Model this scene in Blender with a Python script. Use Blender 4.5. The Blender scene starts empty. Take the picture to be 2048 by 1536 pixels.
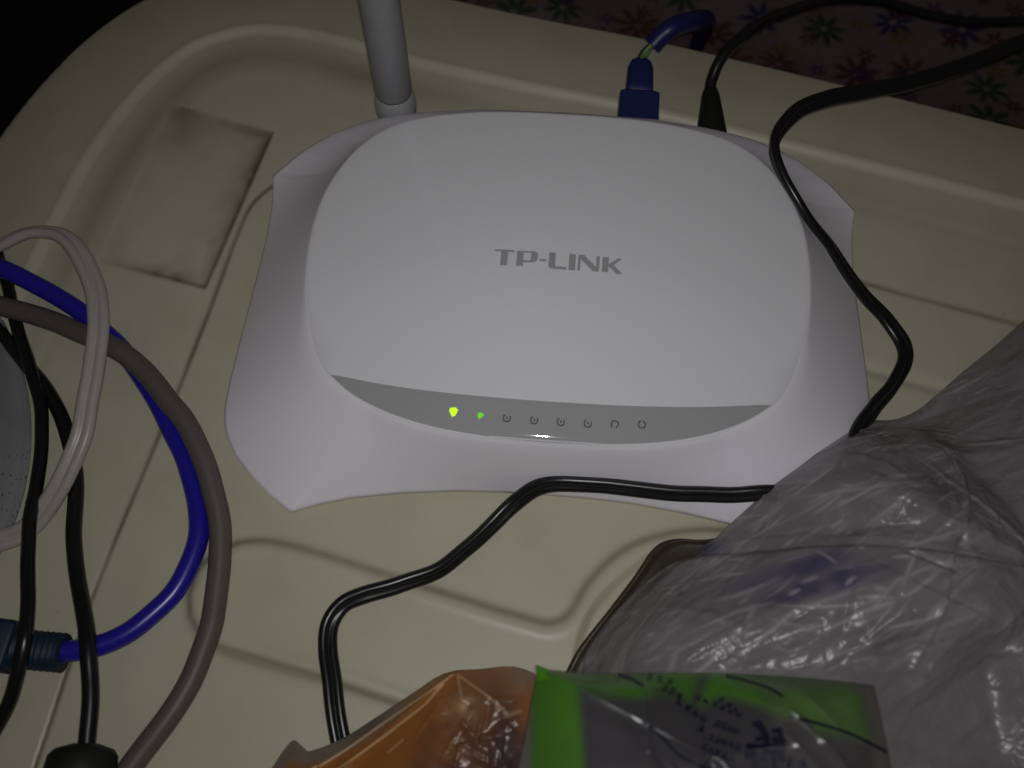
import bpy, bmesh, math, random
import numpy as np
from mathutils import Vector
from mathutils.bvhtree import BVHTree

S = bpy.context.scene
COL = S.collection
MM = 0.001
rng = np.random.default_rng(7)

# ------------------------------------------------------------------ camera
FPX, DIST, TILT = 1926.0, 268.0, math.radians(25)
CAM = np.array([0, -DIST*math.sin(TILT), DIST*math.cos(TILT)])
cd = bpy.data.cameras.new('camera'); cam = bpy.data.objects.new('camera', cd); COL.objects.link(cam)
cam.location = Vector(CAM*MM); cam.rotation_euler = (TILT, 0, 0)
cd.sensor_width = 36; cd.lens = 36*FPX/2048; cd.clip_start = 0.005; cd.clip_end = 50
cd.dof.use_dof = True; cd.dof.focus_distance = 0.262; cd.dof.aperture_fstop = 12
S.camera = cam
# ------------------------------------------------------------------ world and lamps (a dark room, one hand-held lamp by the lens)
w = bpy.data.worlds.new('World'); S.world = w; w.use_nodes = True
w.node_tree.nodes['Background'].inputs[0].default_value = (1.0, 0.86, 0.74, 1)
w.node_tree.nodes['Background'].inputs[1].default_value = 0.026
def lamp(name, loc, target, size, power, color, spread):
    l = bpy.data.lights.new(name, 'AREA'); l.shape = 'RECTANGLE'; l.size, l.size_y = size[0]*MM, size[1]*MM
    l.energy = power; l.color = color; l.spread = math.radians(spread)
    o = bpy.data.objects.new(name, l); COL.objects.link(o)
    o.location = Vector(loc)*MM
    o.rotation_euler = (Vector(target)-Vector(loc)).to_track_quat('-Z', 'Y').to_euler()
lamp('lamp', (1, -114, 248), (4, 26, 0), (5, 4), 0.147, (1.0, 0.985, 0.985), 140)
S.view_settings.view_transform = 'Standard'; S.view_settings.look = 'None'
S.view_settings.exposure = 0.0; S.view_settings.gamma = 1.0

# ------------------------------------------------------------------ helpers
_f = np.array([0, math.sin(TILT), -math.cos(TILT)]); _r = np.array([1., 0, 0]); _u = np.cross(_r, _f)
def P(px, py, z=0.0):
    """survey of the photograph: the place (mm) at height z that is seen at a pixel of the 2048x1536 picture"""
    d = _f*FPX + _r*(px-1024) - _u*(py-768)
    return CAM + d*((z-CAM[2])/d[2])
def PX(pts): return [P(*p) for p in pts]

def tag(o, label=None, cat=None, group=None, kind=None):
    if label: o['label'] = label
    if cat: o['category'] = cat
    if group: o['group'] = group
    if kind: o['kind'] = kind
    return o
def thing(name, label, cat, loc, group=None):
    o = bpy.data.objects.new(name, None); COL.objects.link(o); o.location = Vector(loc)*MM
    o.empty_display_size = 0.01
    return tag(o, label, cat, group)
def mesh(name, verts, faces, mats, parent=None, smooth=True, attrs=None, fmat=None):
    v = np.asarray(verts, float)*MM
    if parent is not None: v = v - np.array(parent.location)
    me = bpy.data.meshes.new(name)
    me.from_pydata(v.tolist(), [], [tuple(int(i) for i in f) for f in faces])
    for m in (mats if isinstance(mats, (list, tuple)) else [mats]): me.materials.append(m)
    if smooth: me.polygons.foreach_set('use_smooth', [True]*len(me.polygons))
    if fmat is not None: me.polygons.foreach_set('material_index', fmat)
    for k, a in (attrs or {}).items():
        at = me.attributes.new(k, 'FLOAT', 'POINT'); at.data.foreach_set('value', np.asarray(a, np.float32))
    me.update()
    o = bpy.data.objects.new(name, me); COL.objects.link(o)
    if parent is not None: o.parent = parent
    return o
def spline(pts, n=12):
    p = np.asarray(pts, float)
    q = np.vstack([2*p[0]-p[1], p, 2*p[-1]-p[-2]])
    out = []
    for i in range(1, len(q)-2):
        d = [max(np.linalg.norm(q[i+k]-q[i+k-1]), 1e-6)**0.5 for k in (0, 1, 2)]
        t0 = 0; t1 = d[0]; t2 = t1+d[1]; t3 = t2+d[2]
        for s in np.linspace(t1, t2, n, endpoint=False):
            a1 = (t1-s)/(t1-t0)*q[i-1]+(s-t0)/(t1-t0)*q[i]
            a2 = (t2-s)/(t2-t1)*q[i]+(s-t1)/(t2-t1)*q[i+1]
            a3 = (t3-s)/(t3-t2)*q[i+1]+(s-t2)/(t3-t2)*q[i+2]
            b1 = (t2-s)/(t2-t0)*a1+(s-t0)/(t2-t0)*a2
            b2 = (t3-s)/(t3-t1)*a2+(s-t1)/(t3-t1)*a3
            out.append((t2-s)/(t2-t1)*b1+(s-t1)/(t2-t1)*b2)
    out.append(p[-1])
    return np.array(out)
def ring_faces(nr, n, caps=True, closed=True):
    f = []
    for i in range(nr-1):
        for j in range(n if closed else n-1):
            k = (j+1) % n
            f.append((i*n+j, i*n+k, (i+1)*n+k, (i+1)*n+j))
    if caps and closed:
        f.append(tuple(range(n-1, -1, -1))); f.append(tuple(range((nr-1)*n, nr*n)))
    return f
def sweep(path, prof, twist=None, scale=None):
    """prof: (side, up) outline in mm swept along path"""
    p = np.asarray(path); t = np.gradient(p, axis=0); t /= np.linalg.norm(t, axis=1)[:, None]
    side = np.cross(t, [0, 0, 1.0]); side /= np.maximum(np.linalg.norm(side, axis=1), 1e-6)[:, None]
    up = np.cross(side, t)
    prof = np.asarray(prof); V = []
    for i in range(len(p)):
        a = 0 if twist is None else twist[i]; k = 1 if scale is None else scale[i]
        ca, sa = math.cos(a), math.sin(a)
        s2 = side[i]*ca+up[i]*sa; u2 = up[i]*ca-side[i]*sa
        V.append(p[i]+k*(prof[:, :1]*s2+prof[:, 1:]*u2))
    V = np.vstack(V)
    return V, ring_faces(len(p), len(prof))
def circ(r, n=18): return [(r*math.cos(2*math.pi*i/n), r*math.sin(2*math.pi*i/n)) for i in range(n)]
def twin(r, n=11):
    """figure-of-eight outline of a two-strand flat cord"""
    out = []; a0 = math.radians(32)
    for i in range(n):
        a = -math.pi+a0+(2*math.pi-2*a0)*i/(n-1); out.append((r*0.9+r*math.cos(a), r*math.sin(a)))
    for i in range(n):
        a = a0+(2*math.pi-2*a0)*i/(n-1); out.append((-r*0.9+r*math.cos(a), r*math.sin(a)))
    return out
def wobble(path, amp, wl, seed):
    r = np.random.default_rng(seed); s = np.concatenate([[0], np.cumsum(np.linalg.norm(np.diff(path, axis=0), axis=1))])
    o = np.zeros_like(path)
    for k in range(3):
        for ax in range(2): o[:, ax] += amp/(k+1)*np.sin(2*math.pi*s*(k+1)/wl+r.uniform(0, 6.3))
    return path+o
def sm(a, b, x):
    t = np.clip((x-a)/(b-a), 0, 1); return t*t*(3-2*t)
def seg_dist(x, y, poly, closed=False):
    p = np.asarray(poly, float)[:, :2]
    if closed: p = np.vstack([p, p[:1]])
    d = np.full(x.shape, 1e9)
    for a, b in zip(p[:-1], p[1:]):
        ab = b-a; L = ab@ab+1e-12
        t = np.clip(((x-a[0])*ab[0]+(y-a[1])*ab[1])/L, 0, 1)
        d = np.minimum(d, (x-a[0]-t*ab[0])**2+(y-a[1]-t*ab[1])**2)
    return np.sqrt(d)
def inside(x, y, poly):
    p = np.asarray(poly, float)[:, :2]; r = np.zeros(x.shape, bool)
    for a, b in zip(p, np.roll(p, -1, 0)):
        c = (a[1] > y) != (b[1] > y)
        r ^= c & (x < (b[0]-a[0])*(y-a[1])/(b[1]-a[1]+1e-12)+a[0])
    return r
def sdist(x, y, poly):
    d = seg_dist(x, y, poly, True); return np.where(inside(x, y, poly), d, -d)
def vnoise(x, y, scale, seed):
    r = np.random.default_rng(seed); g = r.uniform(-1, 1, (64, 64))
    u, v = x/scale+100, y/scale+100; i, j = np.floor(u).astype(int), np.floor(v).astype(int)
    fu, fv = u-i, v-j; fu = fu*fu*(3-2*fu); fv = fv*fv*(3-2*fv)
    G = lambda a, b: g[a % 64, b % 64]
    return (G(i, j)*(1-fu)+G(i+1, j)*fu)*(1-fv)+(G(i, j+1)*(1-fu)+G(i+1, j+1)*fu)*fv
def creases(x, y, seed, n, length, width, amp, mean_dir, spread, box):
    """crumpled film: many short sharp folds"""
    r = np.random.default_rng(seed); z = np.zeros(x.shape)
    for _ in range(n):
        cx, cy = r.uniform(box[0], box[1]), r.uniform(box[2], box[3])
        a = mean_dir+r.normal(0, spread); L = r.uniform(*length); W = r.uniform(*width)*(0.5+0.5*L/length[1])
        h = r.uniform(*amp)*r.choice([-1, 1, 1]); k = r.uniform(0.25, 1)
        dx, dy = x-cx, y-cy
        t = dx*math.cos(a)+dy*math.sin(a); s = -dx*math.sin(a)+dy*math.cos(a)
        s = s+r.normal(0, 0.006)*t*t/ max(L/20, 1)
        m = (np.abs(t) < L) & (s < W) & (s > -W*k)
        e = np.where(s > 0, 1-s/W, 1+s/(W*k))
        z[m] += (h*e*(1-(t/L)**2))[m]
    return z

# ------------------------------------------------------------------ materials
def mat(name, color, rough=0.5, spec=0.5, grain=0.04, gscale=900, bump=0.0, bscale=1500, coat=0, emit=None, sss=0):
    m = bpy.data.materials.new(name); m.use_nodes = True; N = m.node_tree.nodes; L = m.node_tree.links
    b = N['Principled BSDF']; b.inputs['Roughness'].default_value = rough; b.inputs['Specular IOR Level'].default_value = spec
    b.inputs['Coat Weight'].default_value = coat; b.inputs['Coat Roughness'].default_value = 0.08
    tc = N.new('ShaderNodeTexCoord')
    n1 = N.new('ShaderNodeTexNoise'); n1.inputs['Scale'].default_value = gscale; n1.inputs['Detail'].default_value = 3
    L.new(tc.outputs['Object'], n1.inputs['Vector'])
    mx = N.new('ShaderNodeMix'); mx.data_type = 'RGBA'
    c = np.array(color)
    mx.inputs[6].default_value = (*np.clip(c*(1-grain*2), 0, 1), 1); mx.inputs[7].default_value = (*np.clip(c*(1+grain*2), 0, 1), 1)
    L.new(n1.outputs['Fac'], mx.inputs[0]); L.new(mx.outputs[2], b.inputs['Base Color'])
    if bump:
        n2 = N.new('ShaderNodeTexNoise'); n2.inputs['Scale'].default_value = bscale; n2.inputs['Detail'].default_value = 4
        L.new(tc.outputs['Object'], n2.inputs['Vector'])
        bp = N.new('ShaderNodeBump'); bp.inputs['Strength'].default_value = bump; bp.inputs['Distance'].default_value = 0.0002
        L.new(n2.outputs['Fac'], bp.inputs['Height']); L.new(bp.outputs['Normal'], b.inputs['Normal'])
    if emit:
        b.inputs['Emission Color'].default_value = (*emit[0], 1); b.inputs['Emission Strength'].default_value = emit[1]
    m['mix'] = mx.name
    return m
def attr_node(m, name):
    a = m.node_tree.nodes.new('ShaderNodeAttribute'); a.attribute_name = name; return a.outputs['Fac']
def layer(m, fac, color):
    """lay a second colour over the base colour by a factor socket"""
    N = m.node_tree.nodes; L = m.node_tree.links; b = N['Principled BSDF']
    src = b.inputs['Base Color'].links[0].from_socket
    mx = N.new('ShaderNodeMix'); mx.data_type = 'RGBA'; mx.inputs[7].default_value = (*color, 1)
    L.new(src, mx.inputs[6]); L.new(fac, mx.inputs[0]); L.new(mx.outputs[2], b.inputs['Base Color']); return mx
def see_through(m, alpha, noise_scale=None, spread=0.0, fac=None):
    N = m.node_tree.nodes; L = m.node_tree.links; b = N['Principled BSDF']
    if fac is not None: L.new(fac, b.inputs['Alpha']); return m
    b.inputs['Alpha'].default_value = alpha
    if noise_scale:
        n = N.new('ShaderNodeTexNoise'); n.inputs['Scale'].default_value = noise_scale; n.inputs['Detail'].default_value = 5
        tc = N.new('ShaderNodeTexCoord'); L.new(tc.outputs['Object'], n.inputs['Vector'])
        mr = N.new('ShaderNodeMapRange'); mr.inputs['From Min'].default_value = 0.3; mr.inputs['From Max'].default_value = 0.7
        mr.inputs['To Min'].default_value = alpha-spread; mr.inputs['To Max'].default_value = min(1, alpha+spread)
        L.new(n.outputs['Fac'], mr.inputs['Value']); L.new(mr.outputs['Result'], b.inputs['Alpha'])
    return m

M_shell = mat('white_satin_plastic', (0.81, 0.795, 0.86), 0.42, 0.4, grain=0.012, gscale=1500, bump=0.05, bscale=4000)
M_glossy = mat('white_glossy_plastic', (0.70, 0.70, 0.73), 0.05, 0.5, grain=0.012, gscale=1500)
M_panel = mat('grey_gloss_panel', (0.345, 0.35, 0.36), 0.05, 0.5, grain=0.015)
M_logo = mat('grey_logo_ink', (0.33, 0.33, 0.345), 0.5, 0.3)
M_icon = mat('dark_icon_ink', (0.05, 0.055, 0.055), 0.4, 0.3)
M_led1 = mat('lit_green_lens', (0.2, 0.5, 0.02), 0.3, emit=((0.42, 1.0, 0.0), 1.5))
M_led2 = mat('dim_green_lens', (0.1, 0.4, 0.02), 0.3, emit=((0.10, 0.80, 0.01), 0.62))
M_glint = mat('clear_icon_lens', (0.5, 0.5, 0.5), 0.1, 0.6)
M_ant = mat('grey_antenna_plastic', (0.235, 0.232, 0.245), 0.45, 0.4, bump=0.08)
M_port = mat('socket_black', (0.02, 0.02, 0.02), 0.5)
M_blueplug = mat('blue_boot_rubber', (0.011, 0.019, 0.10), 0.5, 0.35, bump=0.2, bscale=700)
M_teal = mat('teal_boot_rubber', (0.007, 0.022, 0.042), 0.5, 0.35, bump=0.2, bscale=700)
M_blue = mat('blue_cable_jacket', (0.016, 0.012, 0.30), 0.3, 0.5, bump=0.1, bscale=250)
M_dim_blue = mat('dimmed_blue_jacket', (0.010, 0.011, 0.085), 0.4, 0.4, bump=0.1, bscale=250)  # blue jacket with the lamp's falloff darkened into its colour
M_black = mat('black_cord_jacket', (0.008, 0.0075, 0.0085), 0.3, 0.5, bump=0.12, bscale=260)
M_matteblack = mat('black_rubber', (0.008, 0.0115, 0.008), 0.55, 0.35, bump=0.15, bscale=500)
M_grey = mat('brown_grey_cable_jacket', (0.10, 0.088, 0.078), 0.48, 0.4, bump=0.15, bscale=300)
M_white = mat('pale_twin_cable_jacket', (0.37, 0.345, 0.325), 0.38, 0.5, bump=0.1, bscale=260)
M_wire = mat('pale_green_wire', (0.10, 0.16, 0.05), 0.4)
M_wire2 = mat('dark_wire', (0.02, 0.03, 0.03), 0.4)
M_slab = mat('dark_brown_slab', (0.030, 0.024, 0.012), 0.38, 0.5, bump=0.3, bscale=500)
M_bundle = mat('dark_wrapped_bundle', (0.040, 0.024, 0.026), 0.6, bump=0.4, bscale=60)
M_ink = mat('navy_ink', (0.004, 0.004, 0.018), 0.4, 0.4)

# ------------------------------------------------------------------ floral cloth under everything
def make_cloth():
    m = mat('floral_print_cotton', (0.115, 0.09, 0.092), 0.85, 0.15, grain=0.12, gscale=400, bump=0.5, bscale=2200)
    N = m.node_tree.nodes; L = m.node_tree.links
    tc = N.new('ShaderNodeTexCoord')
    def math_(op, a, b=None, c=None):
        n = N.new('ShaderNodeMath'); n.operation = op
        for i, v in enumerate((a, b, c)):
            if v is None: continue
            if hasattr(v, 'node'): L.new(v, n.inputs[i])
            else: n.inputs[i].default_value = v
        return n.outputs[0]
    def flowers(scale, petals, size, cols, shift):
        mp = N.new('ShaderNodeMapping'); mp.inputs['Scale'].default_value = (scale,)*3; mp.inputs['Location'].default_value = shift
        L.new(tc.outputs['Object'], mp.inputs['Vector'])
        vo = N.new('ShaderNodeTexVoronoi'); vo.voronoi_dimensions = '2D'; vo.inputs['Scale'].default_value = 1.0; vo.inputs['Randomness'].default_value = 0.55
        L.new(mp.outputs[0], vo.inputs['Vector'])
        sb = N.new('ShaderNodeVectorMath'); sb.operation = 'SUBTRACT'; L.new(mp.outputs[0], sb.inputs[0]); L.new(vo.outputs['Position'], sb.inputs[1])
        sp = N.new('ShaderNodeSeparateXYZ'); L.new(sb.outputs[0], sp.inputs[0])
        sc = N.new('ShaderNodeSeparateColor'); L.new(vo.outputs['Color'], sc.inputs[0])
        ang = math_('ADD', math_('ARCTAN2', sp.outputs[1], sp.outputs[0]), math_('MULTIPLY', sc.outputs[1], 6.28))
        pet = math_('ABSOLUTE', math_('COSINE', math_('MULTIPLY', ang, petals/2)))
        R = math_('MULTIPLY', math_('MULTIPLY_ADD', pet, 0.75, 0.25), math_('MULTIPLY_ADD', sc.outputs[2], size*0.35, size*0.75))
        dist = math_('MULTIPLY', vo.outputs['Distance'], 1.0)
        mask = N.new('ShaderNodeMapRange'); L.new(math_('SUBTRACT', R, dist), mask.inputs[0])
        mask.inputs[1].default_value = -0.05; mask.inputs[2].default_value = 0.08
        gap = math_('GREATER_THAN', dist, size*0.14)
        rp = N.new('ShaderNodeValToRGB'); rp.color_ramp.interpolation = 'CONSTANT'
        e = rp.color_ramp.elements
        for i, c in enumerate(cols):
            el = e[i] if i < 2 else e.new(i/len(cols))
            el.position = i/len(cols); el.color = (*c, 1)
        L.new(sc.outputs[0], rp.inputs[0])
        k = layer(m, math_('MULTIPLY', math_('MULTIPLY', mask.outputs[0], gap), 0.9), (0, 0, 0)); L.new(rp.outputs[0], k.inputs[7])
    flowers(36, 8, 0.42, [(0.012, 0.03, 0.014), (0.012, 0.014, 0.05), (0.065, 0.026, 0.014), (0.014, 0.036, 0.014), (0.05, 0.012, 0.016), (0.08, 0.045, 0.008)], (0.3, 0.2, 0))
    flowers(58, 6, 0.30, [(0.07, 0.03, 0.014), (0.026, 0.016, 0.05), (0.09, 0.06, 0.01), (0.06, 0.014, 0.016)], (0.8, 0.4, 0))
    xs = np.linspace(-96, 720, 150); ys = np.linspace(-420, 760, 150)
    X, Y = np.meshgrid(xs, ys)
    Z = -62+0.02*(X-100)*(X < 100)+7*vnoise(X, Y, 70, 3)+4*vnoise(X+0.6*Y, Y, 34, 5)
    Z = np.minimum(Z, -46)+0*X
    V = np.stack([X, Y, Z], -1).reshape(-1, 3); n = len(xs)
    F = [(j*n+i, j*n+i+1, (j+1)*n+i+1, (j+1)*n+i) for j in range(len(ys)-1) for i in range(n-1)]
    o = mesh('floral_cloth', V, F, m)
    tag(o, 'dark flower printed cloth spread out behind and beneath the cream lid', 'cloth')
make_cloth()
def make_floor():
    m = mat('dark_green_carpet', (0.012, 0.022, 0.014), 0.9, 0.1, grain=0.2, gscale=300, bump=0.6, bscale=900)
    xs = np.linspace(-900, 900, 60); X, Y = np.meshgrid(xs, xs); Z = -330+3*vnoise(X, Y, 60, 9)
    F = [(j*60+i, j*60+i+1, (j+1)*60+i+1, (j+1)*60+i) for j in range(59) for i in range(59)]
    tag(mesh('floor', np.stack([X, Y, Z], -1).reshape(-1, 3), F, m), 'dark green floor far below the lid', kind='structure')
make_floor()

# ------------------------------------------------------------------ moulded cream lid
RIDGE_PTS = [(-152, -12), (-144, 30), (-138.5, 56.5), (-133.3, 77.2), (-124.5, 99.1), (-114.2, 115.8), (-104, 125.6), (-88.1, 131.6),
             (-67.7, 129.8), (-32, 118), (4.2, 107.4), (34.8, 99.5), (84.5, 84), (120.3, 72.4), (156, 60.6), (240, 33), (286, 16), (305, 0), (311, -22),
             (300, -70), (270, -190), (255, -215), (225, -222), (0, -165), (-130, -128), (-160, -112), (-166, -90)]
def make_lid():
    ridge = spline([*map(lambda p: (*p, 0), RIDGE_PTS), (*RIDGE_PTS[0], 0)], 6)[:-1]
    xs = np.concatenate([np.arange(-215, -150, 1.6), np.arange(-150, 60, 0.5), np.arange(60, 170, 0.8), np.arange(170, 365, 3.0)])
    ys = np.concatenate([np.arange(-275, -112, 3.0), np.arange(-112, -36, 0.5), np.arange(-36, 150, 0.7), np.arange(150, 185, 1.6)])
    X, Y = np.meshgrid(xs, ys); x, y = X.ravel(), Y.ravel()
    d = sdist(x, y, ridge)
    # rim that falls away outside the ridge, dirt channel inside it
    z = np.where(d < 0, -0.0035*d*d+0.07*d, 0)
    z = np.where(d < -34, -0.0035*34*34-0.07*34-0.9*np.abs(d+34)*1.1-0.14*(d+34)**2*1.0, z)
    z = np.maximum(z, -40)
    z += 1.6*np.where(d < 0, 1, sm(3.4, 0.0, d)) + 0.15*np.exp(-((d)/1.2)**2)
    z += -0.15*np.exp(-((d-9)/4.0)**2)
    z += -0.12*np.exp(-((d-16)/1.6)**2)
    # shallow oblong recess, deepest on its right
    rec = [P(340, 205)[:2], P(545, 265)[:2], P(410, 575)[:2], P(198, 522)[:2]]
    s = sdist(x, y, rec); ux = ((x-rec[3][0])*0.954+(y-rec[3][1])*-0.3)/36
    z += -1.5*sm(-0.8, 1.5, s)*np.clip(0.12+0.9*ux, 0.12, 1)
    # long fine groove and the plate it borders
    line = [(-20, 66), (-55, 74.5), (-68, 72), (-73.8, 67.6), (-79.5, 60.5), (-83, 48), (-85.6, 33.6), (-91.6, 4.3), (-99.8, -31), (-106.3, -60), (-110.6, -88.7), (-117, -130)]
    ln = spline([(*p, 0) for p in line], 5)
    dl = seg_dist(x, y, ln); z += -0.55*np.exp(-(dl/0.55)**2)
    # raised panel in front of the router
    pan = spline([(*p, 0) for p in [(-81.3, -58.8), (-79.5, -52), (-74.5, -47.4), (-68.5, -45.2), (-60, -45.6), (-28.5, -55), (3, -64.6), (9.5, -66.0), (13.8, -64.2),
             (19.8, -55.4), (29.1, -47.2), (42.3, -42.8), (62, -43), (84, -52), (96, -70), (92, -96), (60, -112), (20, -101), (-18.5, -88.2), (-46.8, -79.2), (-72, -72.0), (-77, -68.6), (-80.3, -64)]], 5)
    sp = sdist(x, y, pan)
    z += 1.3*sm(-1.35, 1.25, sp)+0.16*np.exp(-((sp-2.6)/1.1)**2)
    c = spline([(*p, 0) for p in [(40, -46.5), (35.4, -49.1), (26.1, -56.2), (19.5, -63.8), (16.2, -72), (15.4, -80), (18, -92)]], 6)
    dc = seg_dist(x, y, c); z += -0.45*np.exp(-(dc/0.55)**2)
    low = [(-76, -70.6), (-46.8, -78.9), (-28.2, -85.3), (-10, -91)]
    z += -0.35*np.exp(-(seg_dist(x, y, low)/0.6)**2)
    # features to the right of the router
    rl = [(88, 37.5), (106.1, 31.9), (141.6, 20.3), (190, 4)]
    dr = seg_dist(x, y, rl); z += -0.5*np.exp(-(dr/0.6)**2)
    rb = [(80, 11.2), (99.7, 5.1), (116.3, -0.3), (150, -11)]
    z += -1.0*np.exp(-(seg_dist(x, y, rb)/2.0)**2)
    z += 0.12*vnoise(x, y, 60, 11)
    grime_and_tone = 0.42*np.exp(-((d-12)/5.0)**2)*np.clip(0.7+0.6*vnoise(x, y, 24, 2), 0, 1)*sm(10, 40, y)*sm(10, -40, x)
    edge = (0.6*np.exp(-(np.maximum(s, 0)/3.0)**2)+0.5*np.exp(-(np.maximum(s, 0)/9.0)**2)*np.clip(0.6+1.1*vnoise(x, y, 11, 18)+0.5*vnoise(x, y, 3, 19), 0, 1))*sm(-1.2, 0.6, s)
    grime_and_tone = np.maximum(grime_and_tone, edge*np.clip(0.15+0.95*ux, 0, 1)*(0.75+0.3*vnoise(x, y, 9, 8)))
    spot = np.exp(-(((x+76)/5)**2+((y-81)/11)**2)); grime_and_tone = np.maximum(grime_and_tone, 0.75*spot*(s > 0.2))
    grime_and_tone = np.maximum(grime_and_tone, 0.62*(s > 0)*np.exp(-(((x+102)/14)**2+((y-92)/10)**2))*(0.8+0.5*vnoise(x, y, 7, 21)))
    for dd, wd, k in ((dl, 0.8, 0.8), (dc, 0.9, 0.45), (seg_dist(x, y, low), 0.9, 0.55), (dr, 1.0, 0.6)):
        grime_and_tone = np.maximum(grime_and_tone, k*np.exp(-(dd/wd)**2)*np.clip(0.8+0.4*vnoise(x, y, 13, 30), 0, 1))
    grime_and_tone = np.maximum(grime_and_tone, 0.42*np.exp(-((sp+0.2)/1.5)**2))  # edge step of the raised panel drawn darker
    keep = d > -46.5
    V = np.stack([x, y, z], -1); nx = len(xs); K = keep.reshape(X.shape)
    J, I = np.nonzero(K[:-1, :-1] & K[1:, :-1] & K[:-1, 1:] & K[1:, 1:])
    F = np.stack([J*nx+I, J*nx+I+1, (J+1)*nx+I+1, (J+1)*nx+I], -1)
    used = np.unique(F); mp = np.full(len(V), -1); mp[used] = np.arange(len(used))
    m = mat('cream_moulded_plastic', (0.478, 0.468, 0.348), 0.36, 0.42, grain=0.035, gscale=60, bump=0.10, bscale=700)
    N = m.node_tree.nodes; L = m.node_tree.links
    layer(m, attr_node(m, 'grime_and_tone'), (0.115, 0.078, 0.042))
    # scattered dust specks and faint scuffs
    tc = N.new('ShaderNodeTexCoord')
    vo = N.new('ShaderNodeTexVoronoi'); vo.inputs['Scale'].default_value = 110; L.new(tc.outputs['Object'], vo.inputs['Vector'])
    mr = N.new('ShaderNodeMapRange'); mr.inputs[1].default_value = 0.075; mr.inputs[2].default_value = 0.03; mr.inputs[4].default_value = 0.5
    L.new(vo.outputs['Distance'], mr.inputs[0])
    n2 = N.new('ShaderNodeTexNoise'); n2.inputs['Scale'].default_value = 38; L.new(tc.outputs['Object'], n2.inputs['Vector'])
    gt = N.new('ShaderNodeMath'); gt.operation = 'GREATER_THAN'; gt.inputs[1].default_value = 0.56; L.new(n2.outputs['Fac'], gt.inputs[0])
    ml = N.new('ShaderNodeMath'); ml.operation = 'MULTIPLY'; L.new(mr.outputs[0], ml.inputs[0]); L.new(gt.outputs[0], ml.inputs[1])
    layer(m, ml.outputs[0], (0.12, 0.095, 0.06))
    n3 = N.new('ShaderNodeTexNoise'); n3.inputs['Scale'].default_value = 22; n3.inputs['Detail'].default_value = 7; n3.inputs['Roughness'].default_value = 0.65
    L.new(tc.outputs['Object'], n3.inputs['Vector'])
    mr3 = N.new('ShaderNodeMapRange'); mr3.inputs[1].default_value = 0.48; mr3.inputs[2].default_value = 0.75; mr3.inputs[4].default_value = 0.22
    L.new(n3.outputs['Fac'], mr3.inputs[0]); layer(m, mr3.outputs[0], (0.26, 0.21, 0.13))
    mrr = N.new('ShaderNodeMapRange'); mrr.inputs[3].default_value = 0.26; mrr.inputs[4].default_value = 0.48
    L.new(n3.outputs['Fac'], mrr.inputs[0]); L.new(mrr.outputs[0], N['Principled BSDF'].inputs['Roughness'])
    o = mesh('plastic_lid', V[used], mp[F], m, attrs={'grime_and_tone': np.clip(grime_and_tone, 0, 1)[used]})
    tag(o, 'large cream moulded plastic lid with raised rim and dirty recesses under the router', 'lid')
    return o
LID = make_lid()

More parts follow.
